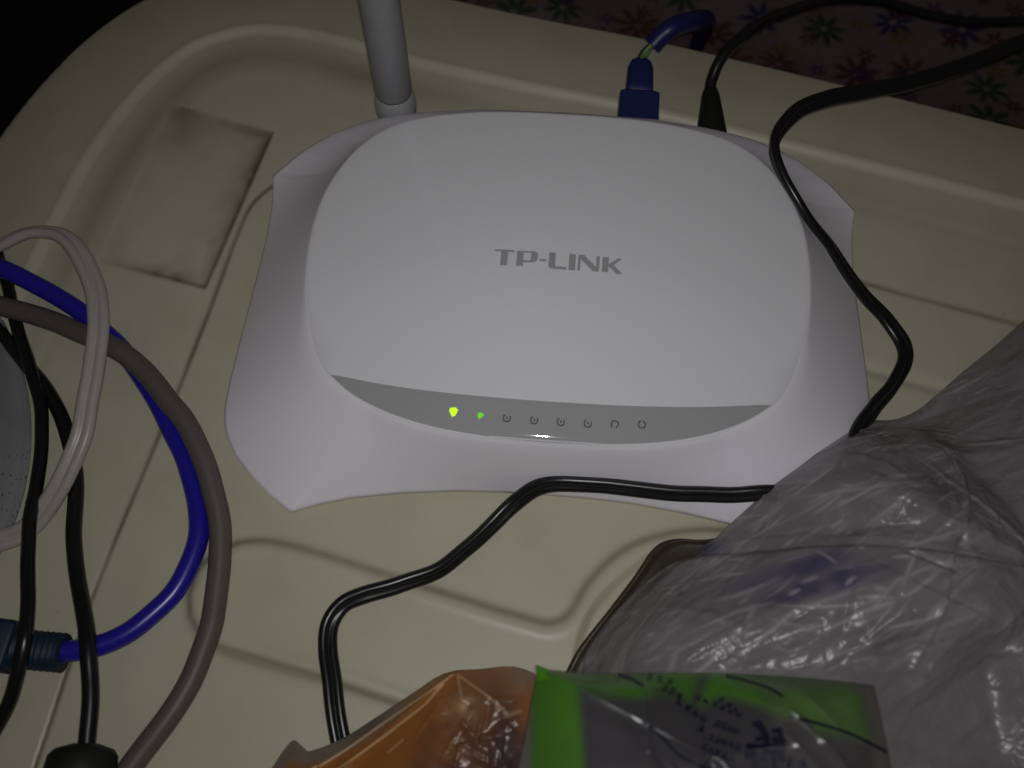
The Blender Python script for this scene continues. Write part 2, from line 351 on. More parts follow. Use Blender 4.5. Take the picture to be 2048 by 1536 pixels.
# ------------------------------------------------------------------ router
RC = np.array([11.17, 11.63, 0.0]); RA = math.radians(-4.2)
def R2W(p):
    p = np.asarray(p, float); c, s = math.cos(RA), math.sin(RA)
    return np.stack([RC[0]+p[..., 0]*c-p[..., 1]*s, RC[1]+p[..., 0]*s+p[..., 1]*c, p[..., 2]], -1)
def W2R(q):
    q = np.asarray(q, float); c, s = math.cos(RA), math.sin(RA); x, y = q[..., 0]-RC[0], q[..., 1]-RC[1]
    return np.stack([x*c+y*s, -x*s+y*c, q[..., 2]], -1)
def zplate(x, y):
    return 30.2-0.00085*x*x-np.where(y < 10, 0.0023*(10-y)**2, 0.00045*(y-10)**2)
router = thing('wireless_router', 'white router with grey lettering, two lit green lights and an upright antenna', 'router', RC)
def build_router():
    PXS = 1.012
    half_p = [(0, 58.8), (12, 58.8), (24, 58.2), (37, 56.2), (46, 53.4), (53, 48.8), (58.3, 42.6), (62, 35), (64.3, 27), (65.3, 17), (65.2, 8), (64.3, -1), (62.3, -10),
              (59, -19.2), (55.6, -24.4), (50, -29), (43, -33), (34, -36.2), (24, -38.1), (12, -39), (0, -39.1)]
    half_b = [(0, 61.6), (25, 61.5), (48, 60.9), (62, 59.6), (74, 56.6), (82, 53.4), (87.4, 51), (88.1, 50.3), (87.3, 46), (86.4, 40), (86, 30), (86.1, 20), (86.6, 8), (87.1, -5), (87.5, -18), (87.5, -24), (87.3, -27.5), (86.8, -30.4), (86.0, -33.0),
              (84.9, -35.4), (82.2, -39.8), (77, -45.4), (71, -50.4), (65.2, -54.1), (64.2, -54.3), (63, -53.6), (57.6, -51.6), (50, -49.4), (37, -47.1), (22, -45.4), (10, -44.9), (0, -44.8)]
    cx, cy = 0.0, 10.0
    def closed(h, fine):
        h = np.array(h, float)
        if fine:
            h = spline([(*p, 0) for p in np.vstack([h])], 6)[:, :2]
        return np.vstack([h, (h*[-1, 1])[-2:0:-1]])
    half_p = [(x*PXS, y) for x, y in half_p]
    pp, bb = closed(half_p, True), closed(half_b, False)
    # denser base line between the listed points (straight), corners kept
    def dens(c, k): return np.vstack([a+(b-a)*t for a, b in zip(c, np.roll(c, -1, 0)) for t in [np.linspace(0, 1, k, endpoint=False)[:, None]]])
    bb = dens(bb, 8)
    NPHI = 560
    ang = np.unwrap(np.arctan2(bb[:, 1]-cy, bb[:, 0]-cx))
    arc = np.concatenate([[0], np.cumsum(np.linalg.norm(np.diff(bb, axis=0), axis=1))])
    phi = np.interp(np.linspace(0, arc[-1], NPHI, endpoint=False), arc, ang)       # decreasing angle
    def polar(c):
        a = np.arctan2(c[:, 1]-cy, c[:, 0]-cx); r = np.hypot(c[:, 0]-cx, c[:, 1]-cy); o = np.argsort(a); a, r = a[o], r[o]
        a = np.concatenate([a-2*np.pi, a, a+2*np.pi]); r = np.tile(r, 3)
        return np.interp((phi+np.pi) % (2*np.pi)-np.pi, a, r)
    rp, rb = polar(pp), polar(bb)
    dx, dy = np.cos(phi), np.sin(phi)
    t1 = np.concatenate([np.linspace(0.04, 0.9, 20), np.linspace(0.92, 0.985, 7), [0.992, 0.997]])
    sk = np.concatenate([[0.0, 0.008, 0.02, 0.04], np.linspace(0.07, 0.97, 26), [1.0]])
    xe, ye = cx+rp*dx, cy+rp*dy
    front = sm(-4, -30, ye)                              # how much the cover flows over into the front
    back = sm(40, 57, ye)
    rings = []; kinds = []
    for t in t1:
        x, y = cx+t*rp*dx, cy+t*rp*dy; rings.append((x, y, zplate(x, y)))
    ze = zplate(xe, ye)
    bxx, byy = cx+rb*dx, cy+rb*dy
    zb = 3.6+np.where(byy > 49.5, np.interp(np.abs(bxx), [0, 25, 40, 55, 68, 79, 87, 88.5], [23.0, 22.4, 20.4, 17.0, 12.4, 6.4, 0.5, 0]), 0)
    R_SK = []
    # the skirt hangs between cover edge and base line like a soap film
    NS = len(sk)
    RR = np.array([rp+(rb-rp)*q for q in sk]); XX = cx+RR*dx; YY = cy+RR*dy
    idx = np.arange(NS*NPHI).reshape(NS, NPHI); nx_ = np.roll(idx, -1, 1)
    tris = np.concatenate([np.stack([idx[:-1], nx_[:-1], nx_[1:]], -1).reshape(-1, 3), np.stack([idx[:-1], nx_[1:], idx[1:]], -1).reshape(-1, 3),
                           np.stack([idx[:-1], nx_[:-1], idx[1:]], -1).reshape(-1, 3), np.stack([nx_[:-1], nx_[1:], idx[1:]], -1).reshape(-1, 3)])
    PT = np.stack([XX.ravel(), YY.ravel()], -1); ei, ej, ew = [], [], []
    for k in range(3):
        a_, b_, c_ = tris[:, k], tris[:, (k+1) % 3], tris[:, (k+2) % 3]
        e1, e2 = PT[b_]-PT[a_], PT[c_]-PT[a_]
        cot = (e1*e2).sum(1)/np.maximum(np.abs(e1[:, 0]*e2[:, 1]-e1[:, 1]*e2[:, 0]), 1e-9); cot = np.clip(cot, 0.0, 60)
        ei += [b_, c_]; ej += [c_, b_]; ew += [cot, cot]
    ei, ej, ew = map(np.concatenate, (ei, ej, ew)); n_ = NS*NPHI
    deg = np.bincount(ei, ew, n_)+1e-9; U = np.repeat(1-sk, NPHI); fixed = np.zeros(n_, bool); fixed[:NPHI] = True; fixed[-NPHI:] = True
    for _ in range(1200):
        Un = np.bincount(ei, ew*U[ej], n_)/deg; U = np.where(fixed, U, 0.25*U+0.75*Un)
    U = U.reshape(NS, NPHI)
    pw = 0.98-0.34*sm(40, 54, ye)*sm(20, 45, np.abs(xe))
    for s in sk:
        r = rp+(rb-rp)*s; x, y = cx+r*dx, cy+r*dy; R_SK.append(r)
        h_ = np.clip(U[len(R_SK)-1], 0, 1)
        z = zb+(ze-zb)*np.power(h_, pw)
        rings.append((x, y, z))
    A = np.array(rings)                                   # ring, xyz, phi
    # soften the crease: a little at sides and back, a lot along the front
    n1 = len(t1)
    r_all = np.vstack([np.outer(t1, rp), np.array(R_SK)])
    Zs = A[:, 2].copy()
    for j in range(NPHI):
        sig = 0.35*(1-front[j])+0.75*front[j]+2.6*math.exp(-((ye[j]+17)/9)**2)
        rr, zz = r_all[:, j], A[:, 2, j]
        fine = np.linspace(rr[0], rr[-1], 420); zf = np.interp(fine, rr, zz)
        h = fine[1]-fine[0]; kw = int(max(3, 3*sig/h)); k = np.exp(-0.5*((np.arange(-kw, kw+1)*h)/sig)**2); k /= k.sum()
        lin0 = np.concatenate([zf[0]+(zf[0]-zf[1])*np.arange(kw, 0, -1)*0, zf, zf[-1]+(zf[-1]-zf[-2])*np.arange(1, kw+1)])
        zs = np.convolve(lin0, k, 'valid')
        edge_keep = sm(rr[-1], rr[-1]-3, fine)
        zs = zf*(1-edge_keep)+zs*edge_keep
        Zs[:, j] = np.interp(rr, fine, zs)
    A[:, 2] = Zs
    top = A.transpose(0, 2, 1).reshape(-1, 3)
    low1 = np.stack([cx+(rb-0.1)*dx, cy+(rb-0.1)*dy, np.full(NPHI, 1.7)], -1)
    low2 = np.stack([cx+(rb-1.6)*dx, cy+(rb-1.6)*dy, np.full(NPHI, 0.75)], -1)
    V = np.vstack([top, low1, low2, [[cx, cy, zplate(cx, cy)]], [[cx, cy, 0.75]]])
    nr = A.shape[0]+2
    F = [(i*NPHI+j, (i+1)*NPHI+j, (i+1)*NPHI+(j+1) % NPHI, i*NPHI+(j+1) % NPHI)[::-1] for i in range(nr-1) for j in range(NPHI)]
    c0 = nr*NPHI
    F += [(c0, (j+1) % NPHI, j)[::-1] for j in range(NPHI)]
    F += [(c0+1, (nr-1)*NPHI+j, (nr-1)*NPHI+(j+1) % NPHI)[::-1] for j in range(NPHI)]
    F = [f[::-1] for f in F]
    fm = np.ones(len(F), np.int32)
    fm[:(n1-1)*NPHI] = 0; fm[(nr-1)*NPHI:(nr-1)*NPHI+NPHI] = 0
    o = mesh('housing', R2W(V), F, [M_glossy, M_shell], router, fmat=fm)
    bm = bmesh.new(); bm.from_mesh(o.data); bmesh.ops.recalc_face_normals(bm, faces=bm.faces); bm.to_mesh(o.data); bm.free()
    return BVHTree.FromPolygons([tuple(v) for v in V], F)
BVH = build_router()
def on_router(x, y, off=0.12):
    hit, n, _, _ = BVH.ray_cast(Vector((x, y, 80)), Vector((0, 0, -1)))
    if n.z < 0: n = -n
    return np.array(hit+n*off)
# grey crescent panel with the indicators
def crescent():
    up = spline([(-56.6, -24.2, 0), (-54.3, -25), (-39.6, -27), (-22, -28.4), (-3.4, -28.9), (15.1, -28.6), (34.7, -27.6), (53.4, -25.6), (56.2, -24.6)] if False else
                [(-55.2, -24.6, 0), (-39.6, -27, 0), (-22, -28.4, 0), (0, -28.9, 0), (22, -28.4, 0), (39.6, -27, 0), (55.2, -24.8, 0)], 16)
    lo = spline([(-55.2, -24.6, 0), (-50, -28.7, 0), (-44, -31.9, 0), (-36, -34.8, 0), (-26, -37, 0), (-12, -38.4, 0), (0, -38.7, 0), (12, -38.4, 0), (26, -37, 0), (36, -34.8, 0), (44, -31.9, 0), (50, -28.7, 0), (55.2, -24.8, 0)], 10)
    xs = np.linspace(-55.2, 55.2, 161); K = 12
    yu = np.interp(xs, up[:, 0], up[:, 1]); yl = np.interp(xs, lo[:, 0], lo[:, 1])
    V = []; F = []
    for i, x in enumerate(xs):
        for k in range(K+1):
            a = k/K; y = yu[i]+(yl[i]-yu[i])*a
            V.append(on_router(x, y, 0.10 if 0 < k < K and 0 < i < len(xs)-1 else 0.02))
    for i in range(len(xs)-1):
        for k in range(K): F.append((i*(K+1)+k, i*(K+1)+k+1, (i+1)*(K+1)+k+1, (i+1)*(K+1)+k))
    mesh('indicator_panel', R2W(np.array(V)), F, M_panel, router)
crescent()
LED = [(-23.2, -32.8), (-16.5, -33.4), (-10, -33.7), (-3.3, -33.8), (3.2, -33.8), (9.8, -33.7), (16.4, -33.4), (23.0, -32.9)]
def flat_on_router(name, rings2d, faces, m, off):
    """a thin raised print: outline points in router millimetres"""
    V = [on_router(x, y, off) for x, y in rings2d]
    return mesh(name, R2W(np.array(V)), faces, m, router, smooth=False)
def arc_strip(cx, cy, rx, ry, a0, a1, wd, n=14):
    V = []; F = []
    for i in range(n+1):
        a = math.radians(a0+(a1-a0)*i/n); k = 0.75
        ca, sa = math.cos(a), math.sin(a)
        ex = math.copysign(abs(ca)**k, ca); ey = math.copysign(abs(sa)**k, sa)
        V += [(cx+rx*ex, cy+ry*ey), (cx+(rx-wd)*ex, cy+(ry-wd)*ey)]
    for i in range(n): F.append((2*i, 2*i+1, 2*i+3, 2*i+2))
    return V, F
for i, (lx, ly) in enumerate(LED):
    if i < 2:
        r0 = (1.12, 0.78)[i]; V = [(lx, ly)]; nst = 18
        for k in range(nst):
            a = 2*math.pi*k/nst; rr = r0*(1 if k % 2 else 0.74)*(1+0.16*math.sin(3*a+i)); V.append((lx+rr*math.cos(a)*(0.92 if i == 0 else 0.85+0.3*math.cos(a-0.7)**2), ly+rr*math.sin(a)*1.05))
        F = [(0, 1+k, 1+(k+1) % nst) for k in range(nst)]
        flat_on_router('indicator_light', V, F, (M_led1, M_led2)[i], 0.26)
    else:
        V, F = arc_strip(lx, ly, 0.98, 1.0, *( (110, 395) if i < 6 else ((-20, 200) if i == 6 else (100, 440)) ), 0.30)
        if i < 6:
            b = len(V); V += [(lx-0.15, ly+0.35), (lx+0.2, ly+0.35), (lx+0.2, ly-0.2), (lx-0.15, ly-0.2)]; F.append((b, b+1, b+2, b+3))
        elif i == 6:
            b = len(V); V += [(lx-0.9, ly-0.1), (lx-0.6, ly-0.1), (lx-0.6, ly-0.9), (lx-0.9, ly-0.9), (lx+0.35, ly-0.4), (lx+0.7, ly-0.4), (lx+0.5, ly-1.0), (lx+0.2, ly-1.0)]; F += [(b, b+1, b+2, b+3), (b+4, b+5, b+6, b+7)]
        flat_on_router('indicator_icon', V, F, M_icon, 0.26)
# lettering on the cover
LET = [
 [(190, 312), (445, 330), (441, 357), (188, 336)], [(272, 343), (362, 350), (346, 522), (257, 517)],
 [(478, 336), (562, 340), (549, 534), (459, 530)],
 [(562, 340), (690, 345), (672, 368), (561, 362)], [(690, 345), (728, 356), (746, 388), (655, 383), (672, 368)], [(655, 383), (746, 388), (738, 445), (650, 440)],
 [(650, 440), (738, 445), (720, 476), (668, 489), (634, 463)], [(634, 463), (668, 489), (552, 484), (554, 458)],
 [(765, 440), (851, 447), (848, 477), (762, 470)],
 [(886, 358), (971, 362), (961, 536), (935, 571), (893, 562), (873, 535)], [(961, 536), (1110, 548), (1106, 580), (935, 571)],
 [(1145, 380), (1229, 385), (1216, 591), (1130, 586)],
 [(1262, 388), (1296, 390), (1278, 591), (1242, 588)], [(1296, 390), (1338, 394), (1486, 545), (1481, 603), (1440, 600), (1292, 445)], [(1492, 405), (1533, 408), (1521, 605), (1481, 603), (1486, 545)],
 [(1570, 415), (1651, 420), (1640, 610), (1555, 606)], [(1646, 505), (1770, 430), (1822, 435), (1712, 520), (1644, 535)], [(1644, 535), (1712, 520), (1826, 632), (1748, 632)]]
def logo():
    V = []; F = []
    for q in LET:
        b = len(V)
        for X, Y in q:
            p = W2R(P(960+X/6.4, 450+Y/6.4, 29.9)); V.append((p[0], p[1]))
        F.append(tuple(range(b, b+len(q))))
    flat_on_router('logo_lettering', V, F, M_logo, 0.08)
logo()
def lathe(prof, base, axis, n=36):
    axis = np.array(axis, float); axis /= np.linalg.norm(axis)
    a = np.cross(axis, [0.31, 1, 0.17]); a /= np.linalg.norm(a); b = np.cross(axis, a)
    V = np.vstack([np.array(base)+axis*z+r*(np.cos(t)*a+np.sin(t)*b) for r, z in prof for t in [0]]) if False else \
        np.vstack([[np.array(base)+axis*z+r*(math.cos(2*math.pi*i/n)*a+math.sin(2*math.pi*i/n)*b) for i in range(n)] for r, z in prof])
    return V, ring_faces(len(prof), n)
# antenna: swivel barrel on the back wall, upright rod
hx = W2R(P(790, 206, 21))
hb = R2W(np.array([hx[0], 63.8, 14.0]))
V, F = lathe([(3.0, -4), (5.2, -3), (5.4, 2.0), (5.2, 2.6)], R2W(np.array([hx[0], 60.5, 14.0])), R2W(np.array([hx[0], 70, 14.0]))-R2W(np.array([hx[0], 60, 14.0])))
ant_base = P(791, 208, 17)
AX = np.array([0.0, 0.012, 1.0])
V, F = lathe([(2.5, -7.2), (4.9, -6.4), (5.9, -3.8), (6.25, -1), (6.25, 1.2), (5.9, 3.2), (5.3, 4.6), (5.05, 5.2)], ant_base, AX)
kn = mesh('antenna_hinge', V, F, M_ant, router)
V, F = lathe([(4.6, 4.8), (5.35, 5.3), (5.5, 6.4), (5.5, 20), (5.3, 60), (5.0, 110), (4.6, 158), (4.2, 163), (2.6, 165.6), (0.6, 166.2)], ant_base, AX)
mesh('antenna_rod', V, F, M_ant, router)
M_hinge = mat('grey_hinge_plastic', (0.33, 0.33, 0.345), 0.3, 0.5)
kn.data.materials[0] = M_hinge
bx0 = np.array([hx[0], 59.5, 13.0])
a0, a1 = R2W(bx0), ant_base+np.array([0, 0, -3.0])
V, F = sweep(np.array([a0+(a1-a0)*t for t in np.linspace(0, 0.8, 4)]), circ(4.4, 24)); mesh('antenna_mount', V, F, M_ant, router)
# sockets in the back wall
for sx, sw, sh in ((21.5, 12.6, 9), (5, 12.6, 9), (-9, 12.6, 9), (44.5, 9, 8)):
    pr = [(-sw/2, -sh/2), (sw/2, -sh/2), (sw/2, sh/2), (-sw/2, sh/2)]
    q0 = R2W(np.array([sx, 58.5, 9.0])); q1 = R2W(np.array([sx, 61.6, 9.0]))
    V, F = sweep(np.array([q0, (q0+q1)/2, q1]), pr); mesh('socket', V, F, M_port, router, smooth=False)

# ------------------------------------------------------------------ cables
def cable(name, parent, pts, prof, m, n=14, twist=None, scale=None, wob=None, rest=None):
    pts = np.array(PX(pts)); path = spline(pts, n)
    path = wobble(path, *(wob or (0.16, 41, len(pts))))
    if rest is not None:                                  # lie on top of the router where it crosses it
        for q in path:
            a = W2R(q); hit = BVH.ray_cast(Vector((a[0], a[1], 80)), Vector((0, 0, -1)))[0]
            if hit is not None: q[2] = max(q[2], hit.z+rest)
        for _ in range(26): path[1:-1, 2] = (path[:-2, 2]+2*path[1:-1, 2]+path[2:, 2])/4
    tw = None if twist is None else np.interp(np.linspace(0, len(pts)-1, len(path)), range(len(pts)), twist)
    sc = None if scale is None else np.interp(np.linspace(0, len(pts)-1, len(path)), range(len(pts)), scale)
    V, F = sweep(path, prof, tw, sc)
    return mesh(name, V, F, m, parent)
def rrect(w_, h_, r_, n=4):
    out = []
    for cx, cy, a0 in ((w_/2-r_, h_/2-r_, 0), (-w_/2+r_, h_/2-r_, 90), (-w_/2+r_, -h_/2+r_, 180), (w_/2-r_, -h_/2+r_, 270)):
        for i in range(n): a = math.radians(a0+90*i/(n-1)); out.append((cx+r_*math.cos(a), cy+r_*math.sin(a)))
    return np.array(out)
def loft(path, profs):
    p = np.asarray(path); t = p[-1]-p[0]; t /= np.linalg.norm(t); side = np.cross(t, [0, 0, 1.]); side /= np.linalg.norm(side); up = np.cross(side, t)
    V = np.vstack([p[i]+pr[:, :1]*side+pr[:, 1:]*up for i, pr in enumerate(profs)])
    return V, ring_faces(len(p), len(profs[0]))

# blue network plug in the back of the router
lan = thing('network_cable', 'blue network cable plugged into the back of the router, wires bare at its boot', 'cable', P(1280, 200, 10))
w0 = R2W(np.array([21.5, 60.8, 10.5])); tip = P(1281, 124, 12.5)
ax = tip-w0; Ln = np.linalg.norm(ax); at = lambda k: w0+ax*k
pl0 = P(1274, 197, 11.3); k0 = np.dot(pl0-w0, ax)/Ln**2
V, F = loft([at(0), at(k0-0.02), at(k0)], [rrect(12.2, 8.4, 0.8), rrect(12.0, 8.4, 0.8), rrect(10.2, 7.6, 0.8)]); mesh('plug_body', V, F, M_blueplug, lan, smooth=False)
V, F = loft([at(k0-0.01), at(k0+0.08), at(0.9), at(0.97), at(1.0)], [rrect(8.6, 7.4, 1.5), rrect(8.3, 7.2, 1.8), rrect(7.9, 7.0, 2), rrect(6.4, 6, 2), rrect(4.6, 4.6, 1.8)]); mesh('boot', V, F, M_blueplug, lan)
for k, (ox, oz, m_) in enumerate(((-0.9, 0.8, M_wire2), (0.9, 0.9, M_wire), (0.2, -0.6, M_wire2), (-0.2, 1.7, M_wire))):
    cable('wire', lan, [(1281+ox*5, 128, 12.5+oz), (1289+ox*6, 106, 14+oz), (1303+ox*3, 88, 16+oz), (1316, 75, 18+oz*0.5)], circ(0.75, 10), m_, 8)
cable('jacket', lan, [(1303, 92, 16), (1320, 74, 18), (1345, 57, 20), (1378, 44, 18), (1404, 38, 10), (1413, 44, -8), (1408, 62, -26), (1396, 88, -44)], circ(3.0), M_dim_blue, 10)

# barrel plug and its lead
dc = thing('power_lead', 'black power lead with tapered barrel plug in the router back beside the blue plug', 'cable', P(1425, 230, 10))
w1 = R2W(np.array([44.5, 60.3, 9.5])); tip = P(1421, 180, 13); ax = tip-w1; at = lambda k: w1+ax*k
C = np.array(circ(1, 24))
V, F = loft([at(0), at(0.05), at(0.4), at(0.93), at(1.0)], [C*5.4, C*5.6, C*4.6, C*2.7, C*2.1]); mesh('barrel_plug', V, F, M_matteblack, dc)
cable('lead', dc, [(1421, 186, 13), (1425, 158, 15), (1437, 125, 18), (1458, 95, 20), (1490, 68, 20), (1540, 38, 12), (1600, 14, 4), (1680, -2, -4), (1760, 2, -10), (1830, 22, -14), (1900, 38, -16), (1980, 44, -18), (2080, 40, -20), (2200, 20, -24)], circ(1.75), M_black, 10)

# black two-strand cord that loops over the router and under the bag
cord = thing('twin_cord', 'flat black two strand cord looping over the router and under the clear bag', 'cable', P(1815, 690, 2))
cable('strands', cord, [(2260, 10, 10), (2150, 45, 14), (2048, 84, 18), (1950, 122, 22), (1850, 158, 25), (1740, 180, 28), (1650, 200, 30.5), (1590, 226, 32), (1557, 262, 33), (1549, 300, 32.5), (1568, 352, 30.8), (1610, 422, 27), (1665, 500, 18), (1725, 588, 8), (1775, 642, 3.6), (1804, 684, 2.4), (1808, 722, 2.4), (1785, 770, 2.8), (1745, 822, 5.0), (1712, 870, 9), (1690, 930, 13), (1660, 975, 14), (1600, 986, 13)
     , (1545, 989, 12), (1480, 989, 11.5), (1400, 988, 11), (1300, 982, 10.6), (1200, 972, 10.4), (1120, 966, 10), (1075, 974, 8.5), (1030, 1006, 4.5), (985, 1052, 2.6), (930, 1102, 2.4), (870, 1142, 3.4), (800, 1168, 4.0), (730, 1190, 4.2), (685, 1212, 3.8), (661, 1248, 3.4), (656, 1300, 3.2), (663, 1370, 3.2), (672, 1430, 2.8), (684, 1490, 2), (700, 1560, 1.6)],
     twin(1.27), M_black, 10, twist=[0.5, 0.5, 0.5, 0.45, 0.4, 0.5, 0.7, 0.9, 1.2, 1.5, 1.2, 0.9, 0.6, 0.4, 0.2, 0.1, 0.5, 0.9, 0.7, 0.6, 0.5, 0.7, 0.9, 1.0, 1.1, 1.1, 1.1, 1.1, 1.0, 0.9, 0.8, 0.9, 1.0, 1.0, 0.9, 0.8, 0.9, 0.6, 0.3, 0.2, 0.15, 0.1, 0.1], rest=2.0)

# left bundle
netb = thing('network_cable', 'thick blue network cable curving down the left side to a ribbed teal plug boot', 'cable', P(395, 1050, 0))
cable('jacket', netb, [(-120, 505, 8), (-40, 522, 8.5), (30, 550, 8), (100, 585, 6), (170, 630, 4.5), (235, 690, 3), (290, 765, 2.7), (335, 842, 2.7), (372, 925, 2.7), (394, 1010, 2.7), (396, 1070, 2.7), (378, 1135, 2.7), (340, 1195, 2.8), (285, 1245, 3.2), (225, 1280, 3.6), (165, 1298, 4), (105, 1302, 4.4), (60, 1300, 4.4)], circ(2.62, 20), M_blue, 12)
# ribbed strain relief, then the plug
pth = np.array(PX([(128, 1306, 4.6), (105, 1304, 4.6), (80, 1302, 4.6), (55, 1299, 4.6), (30, 1296, 4.6)])); pth = spline(pth, 10)
sc = 1.0+0.10*np.sign(np.sin(np.arange(len(pth))*2*math.pi/5.0)); sc[:1] = 0.75
V, F = sweep(pth, rrect(8.4, 8.4, 3.2), None, sc); mesh('strain_relief', V, F, M_teal, netb)
pth = np.array(PX([(34, 1296, 5.2), (28, 1295, 5.2), (-30, 1288, 5.2), (-110, 1278, 5.2)]))
V, F = loft(pth, [rrect(10.6, 8.6, 1.4), rrect(11.8, 9.4, 1.2), rrect(12, 9.6, 1.2), rrect(12, 9.6, 1.2)]); mesh('plug_body', V, F, M_teal, netb)

g = thing('grey_cable', 'thick brown grey round cable bending beside the blue cable at the left', 'cable', P(440, 1100, 0))
cable('jacket', g, [(-140, 575, 5), (-60, 594, 5), (20, 617, 5), (110, 645, 6), (190, 677, 8), (240, 702, 9), (290, 745, 8.6), (330, 795, 8.4), (368, 838, 8.2), (400, 900, 7.5), (424, 975, 6), (438, 1050, 4.5), (440, 1120, 3.6), (434, 1190, 3.1), (420, 1260, 3), (395, 1330, 3), (358, 1400, 3), (310, 1470, 3), (258, 1540, 3), (200, 1610, 3)], circ(2.85, 20), M_grey, 12)

wt = thing('white_twin_cable', 'flat whitish two strand cable making the tallest loop at the left edge', 'cable', P(200, 640, 0))
cable('strands', wt, [(-130, 560, 6), (-60, 520, 9), (0, 488, 12), (60, 466, 14), (120, 470, 15), (160, 505, 15.5), (186, 570, 15.5), (196, 640, 15.5), (190, 720, 14.5), (177, 800, 13.0), (158, 880, 11), (130, 950, 8), (95, 1012, 4.6), (50, 1060, 2.4), (0, 1082, 1.9), (-80, 1100, 1.9)], twin(1.5), M_white, 12,
      twist=[0.3, 0.3, 0.5, 0.8, 0.7, 0.35, 0.2, 0.12, 0.1, 0.1, 0.15, 0.2, 0.4, 0.6, 0.3, 0.1])

ba = thing('black_cable', 'thin black cable hanging along the left edge over the teal plug boot', 'cable', P(80, 850, 0))
cable('jacket', ba, [(-6, 505, 2), (12, 565, 2), (28, 630, 2.2), (48, 695, 3.2), (68, 760, 4.2), (82, 830, 4.6), (83, 900, 5), (74, 970, 5.4), (60, 1040, 6.4), (54, 1100, 6.8), (56, 1160, 7.6), (56, 1220, 9.4), (50, 1280, 11), (38, 1340, 9), (18, 1400, 5), (-12, 1462, 2), (-60, 1540, 2)], circ(1.75), M_black, 12)

bb_ = thing('black_cable', 'black cable ending in a fat moulded plug left of the grey cable', 'cable', P(150, 1000, 0))
cable('jacket', bb_, [(-20, 640, 1.9), (20, 688, 1.9), (55, 735, 1.9), (98, 785, 2.2), (130, 850, 2.6), (148, 930, 3), (150, 1010, 3), (148, 1080, 3), (156, 1150, 3.4), (166, 1220, 6), (174, 1290, 8.6), (181, 1360, 8), (180, 1430, 7.6), (174, 1500, 7.4), (170, 1540, 7.4)], circ(2.0), M_black, 12)
pth = np.array(PX([(173, 1488, 7.5), (170, 1498, 7.5), (166, 1512, 7.5), (160, 1545, 7.5), (140, 1680, 7.5)]))
V, F = loft(pth, [C*3.0, C*6.4, C*7.6, C*8.0, C*8.2]); mesh('moulded_plug', V, F, M_matteblack, bb_)

# ------------------------------------------------------------------ soft packs and bags
def pillow(outline, center, nphi, nring, hfun, bottom=-0.4):
    """closed soft bag: outline (mm, with its own contact height), height above the contact line from hfun(x, y, depth, rel)"""
    o = np.array(outline); oc = np.vstack([o, o[:1]])
    arc = np.concatenate([[0], np.cumsum(np.linalg.norm(np.diff(oc[:, :2], axis=0), axis=1))])
    s = np.linspace(0, arc[-1], nphi, endpoint=False)
    E = np.stack([np.interp(s, arc, oc[:, k]) for k in range(3)], -1)
    c = np.array(center, float)
    zc = np.mean(E[:, 2])
    rel = 1-np.linspace(0, 1, nring)**1.15*0.995
    X = c[0]+np.outer(rel, E[:, 0]-c[0]); Y = c[1]+np.outer(rel, E[:, 1]-c[1])
    Z0 = np.outer(rel, E[:, 2])+np.outer(1-rel, np.full(nphi, zc))
    D = np.outer(1-rel, np.linalg.norm(E[:, :2]-c[:2], axis=1))
    REL = np.repeat(rel[:, None], nphi, 1)
    Z = Z0+hfun(X, Y, D, REL)
    V = np.stack([X, Y, Z], -1).reshape(-1, 3)
    n0 = len(V)
    V = np.vstack([V, [[c[0], c[1], np.mean(Z[-1])]], [[c[0], c[1], zc+bottom]]])
    F = [(i*nphi+j, i*nphi+(j+1) % nphi, (i+1)*nphi+(j+1) % nphi, (i+1)*nphi+j) for i in range(nring-1) for j in range(nphi)]
    F += [((nring-1)*nphi+j, (nring-1)*nphi+(j+1) % nphi, n0) for j in range(nphi)]
    F += [((j+1) % nphi, j, n0+1) for j in range(nphi)]
    return V, F
def poly(pts, n=8): return spline(PX(pts), n)

# dark slab under the edge of the bag
def case():
    top = poly([(1126, 1356, 3), (1134, 1338, 3), (1155, 1299, 3.4), (1181, 1264, 3.8), (1210, 1228, 4.2), (1237, 1193, 4.4), (1262, 1160, 4.6), (1284, 1128, 5), (1300, 1104, 5.2), (1314, 1090, 5.2), (1330, 1081, 5.2), (1356, 1076, 5.2), (1406, 1078, 5.2), (1450, 1072, 5.2)], 8)
    inn = poly([(1215, 1372, 1.9), (1222, 1342, 1.9), (1235, 1314, 1.9), (1250, 1288, 1.9), (1272, 1258, 1.9), (1296, 1230, 1.9), (1320, 1204, 1.9), (1340, 1180, 1.9), (1356, 1164, 1.9), (1372, 1152, 1.9), (1390, 1140, 1.9), (1410, 1130, 1.9), (1445, 1122, 1.9), (1490, 1114, 1.9)], 8)
    n = len(top); rows = []
    for k, (a, dz) in enumerate(((0.0, -3.2), (0.0, -0.5), (0.05, 0.1), (0.14, 0.25), (0.2, -0.25), (0.3, 0.0), (0.6, 0.2), (1.0, 0.0))):
        r = top+(inn-top)*a; r = r.copy(); r[:, 2] += dz; rows.append(r)
    V = np.vstack(rows); F = [(i*n+j, i*n+j+1, (i+1)*n+j+1, (i+1)*n+j) for i in range(len(rows)-1) for j in range(n-1)]
    o = mesh('dark_slab', V, F, M_slab)  # low dark brown strip along the bag's edge
    tag(o, 'dark brown slab edge sticking out between the cream lid and the clear bag', 'case')
case()

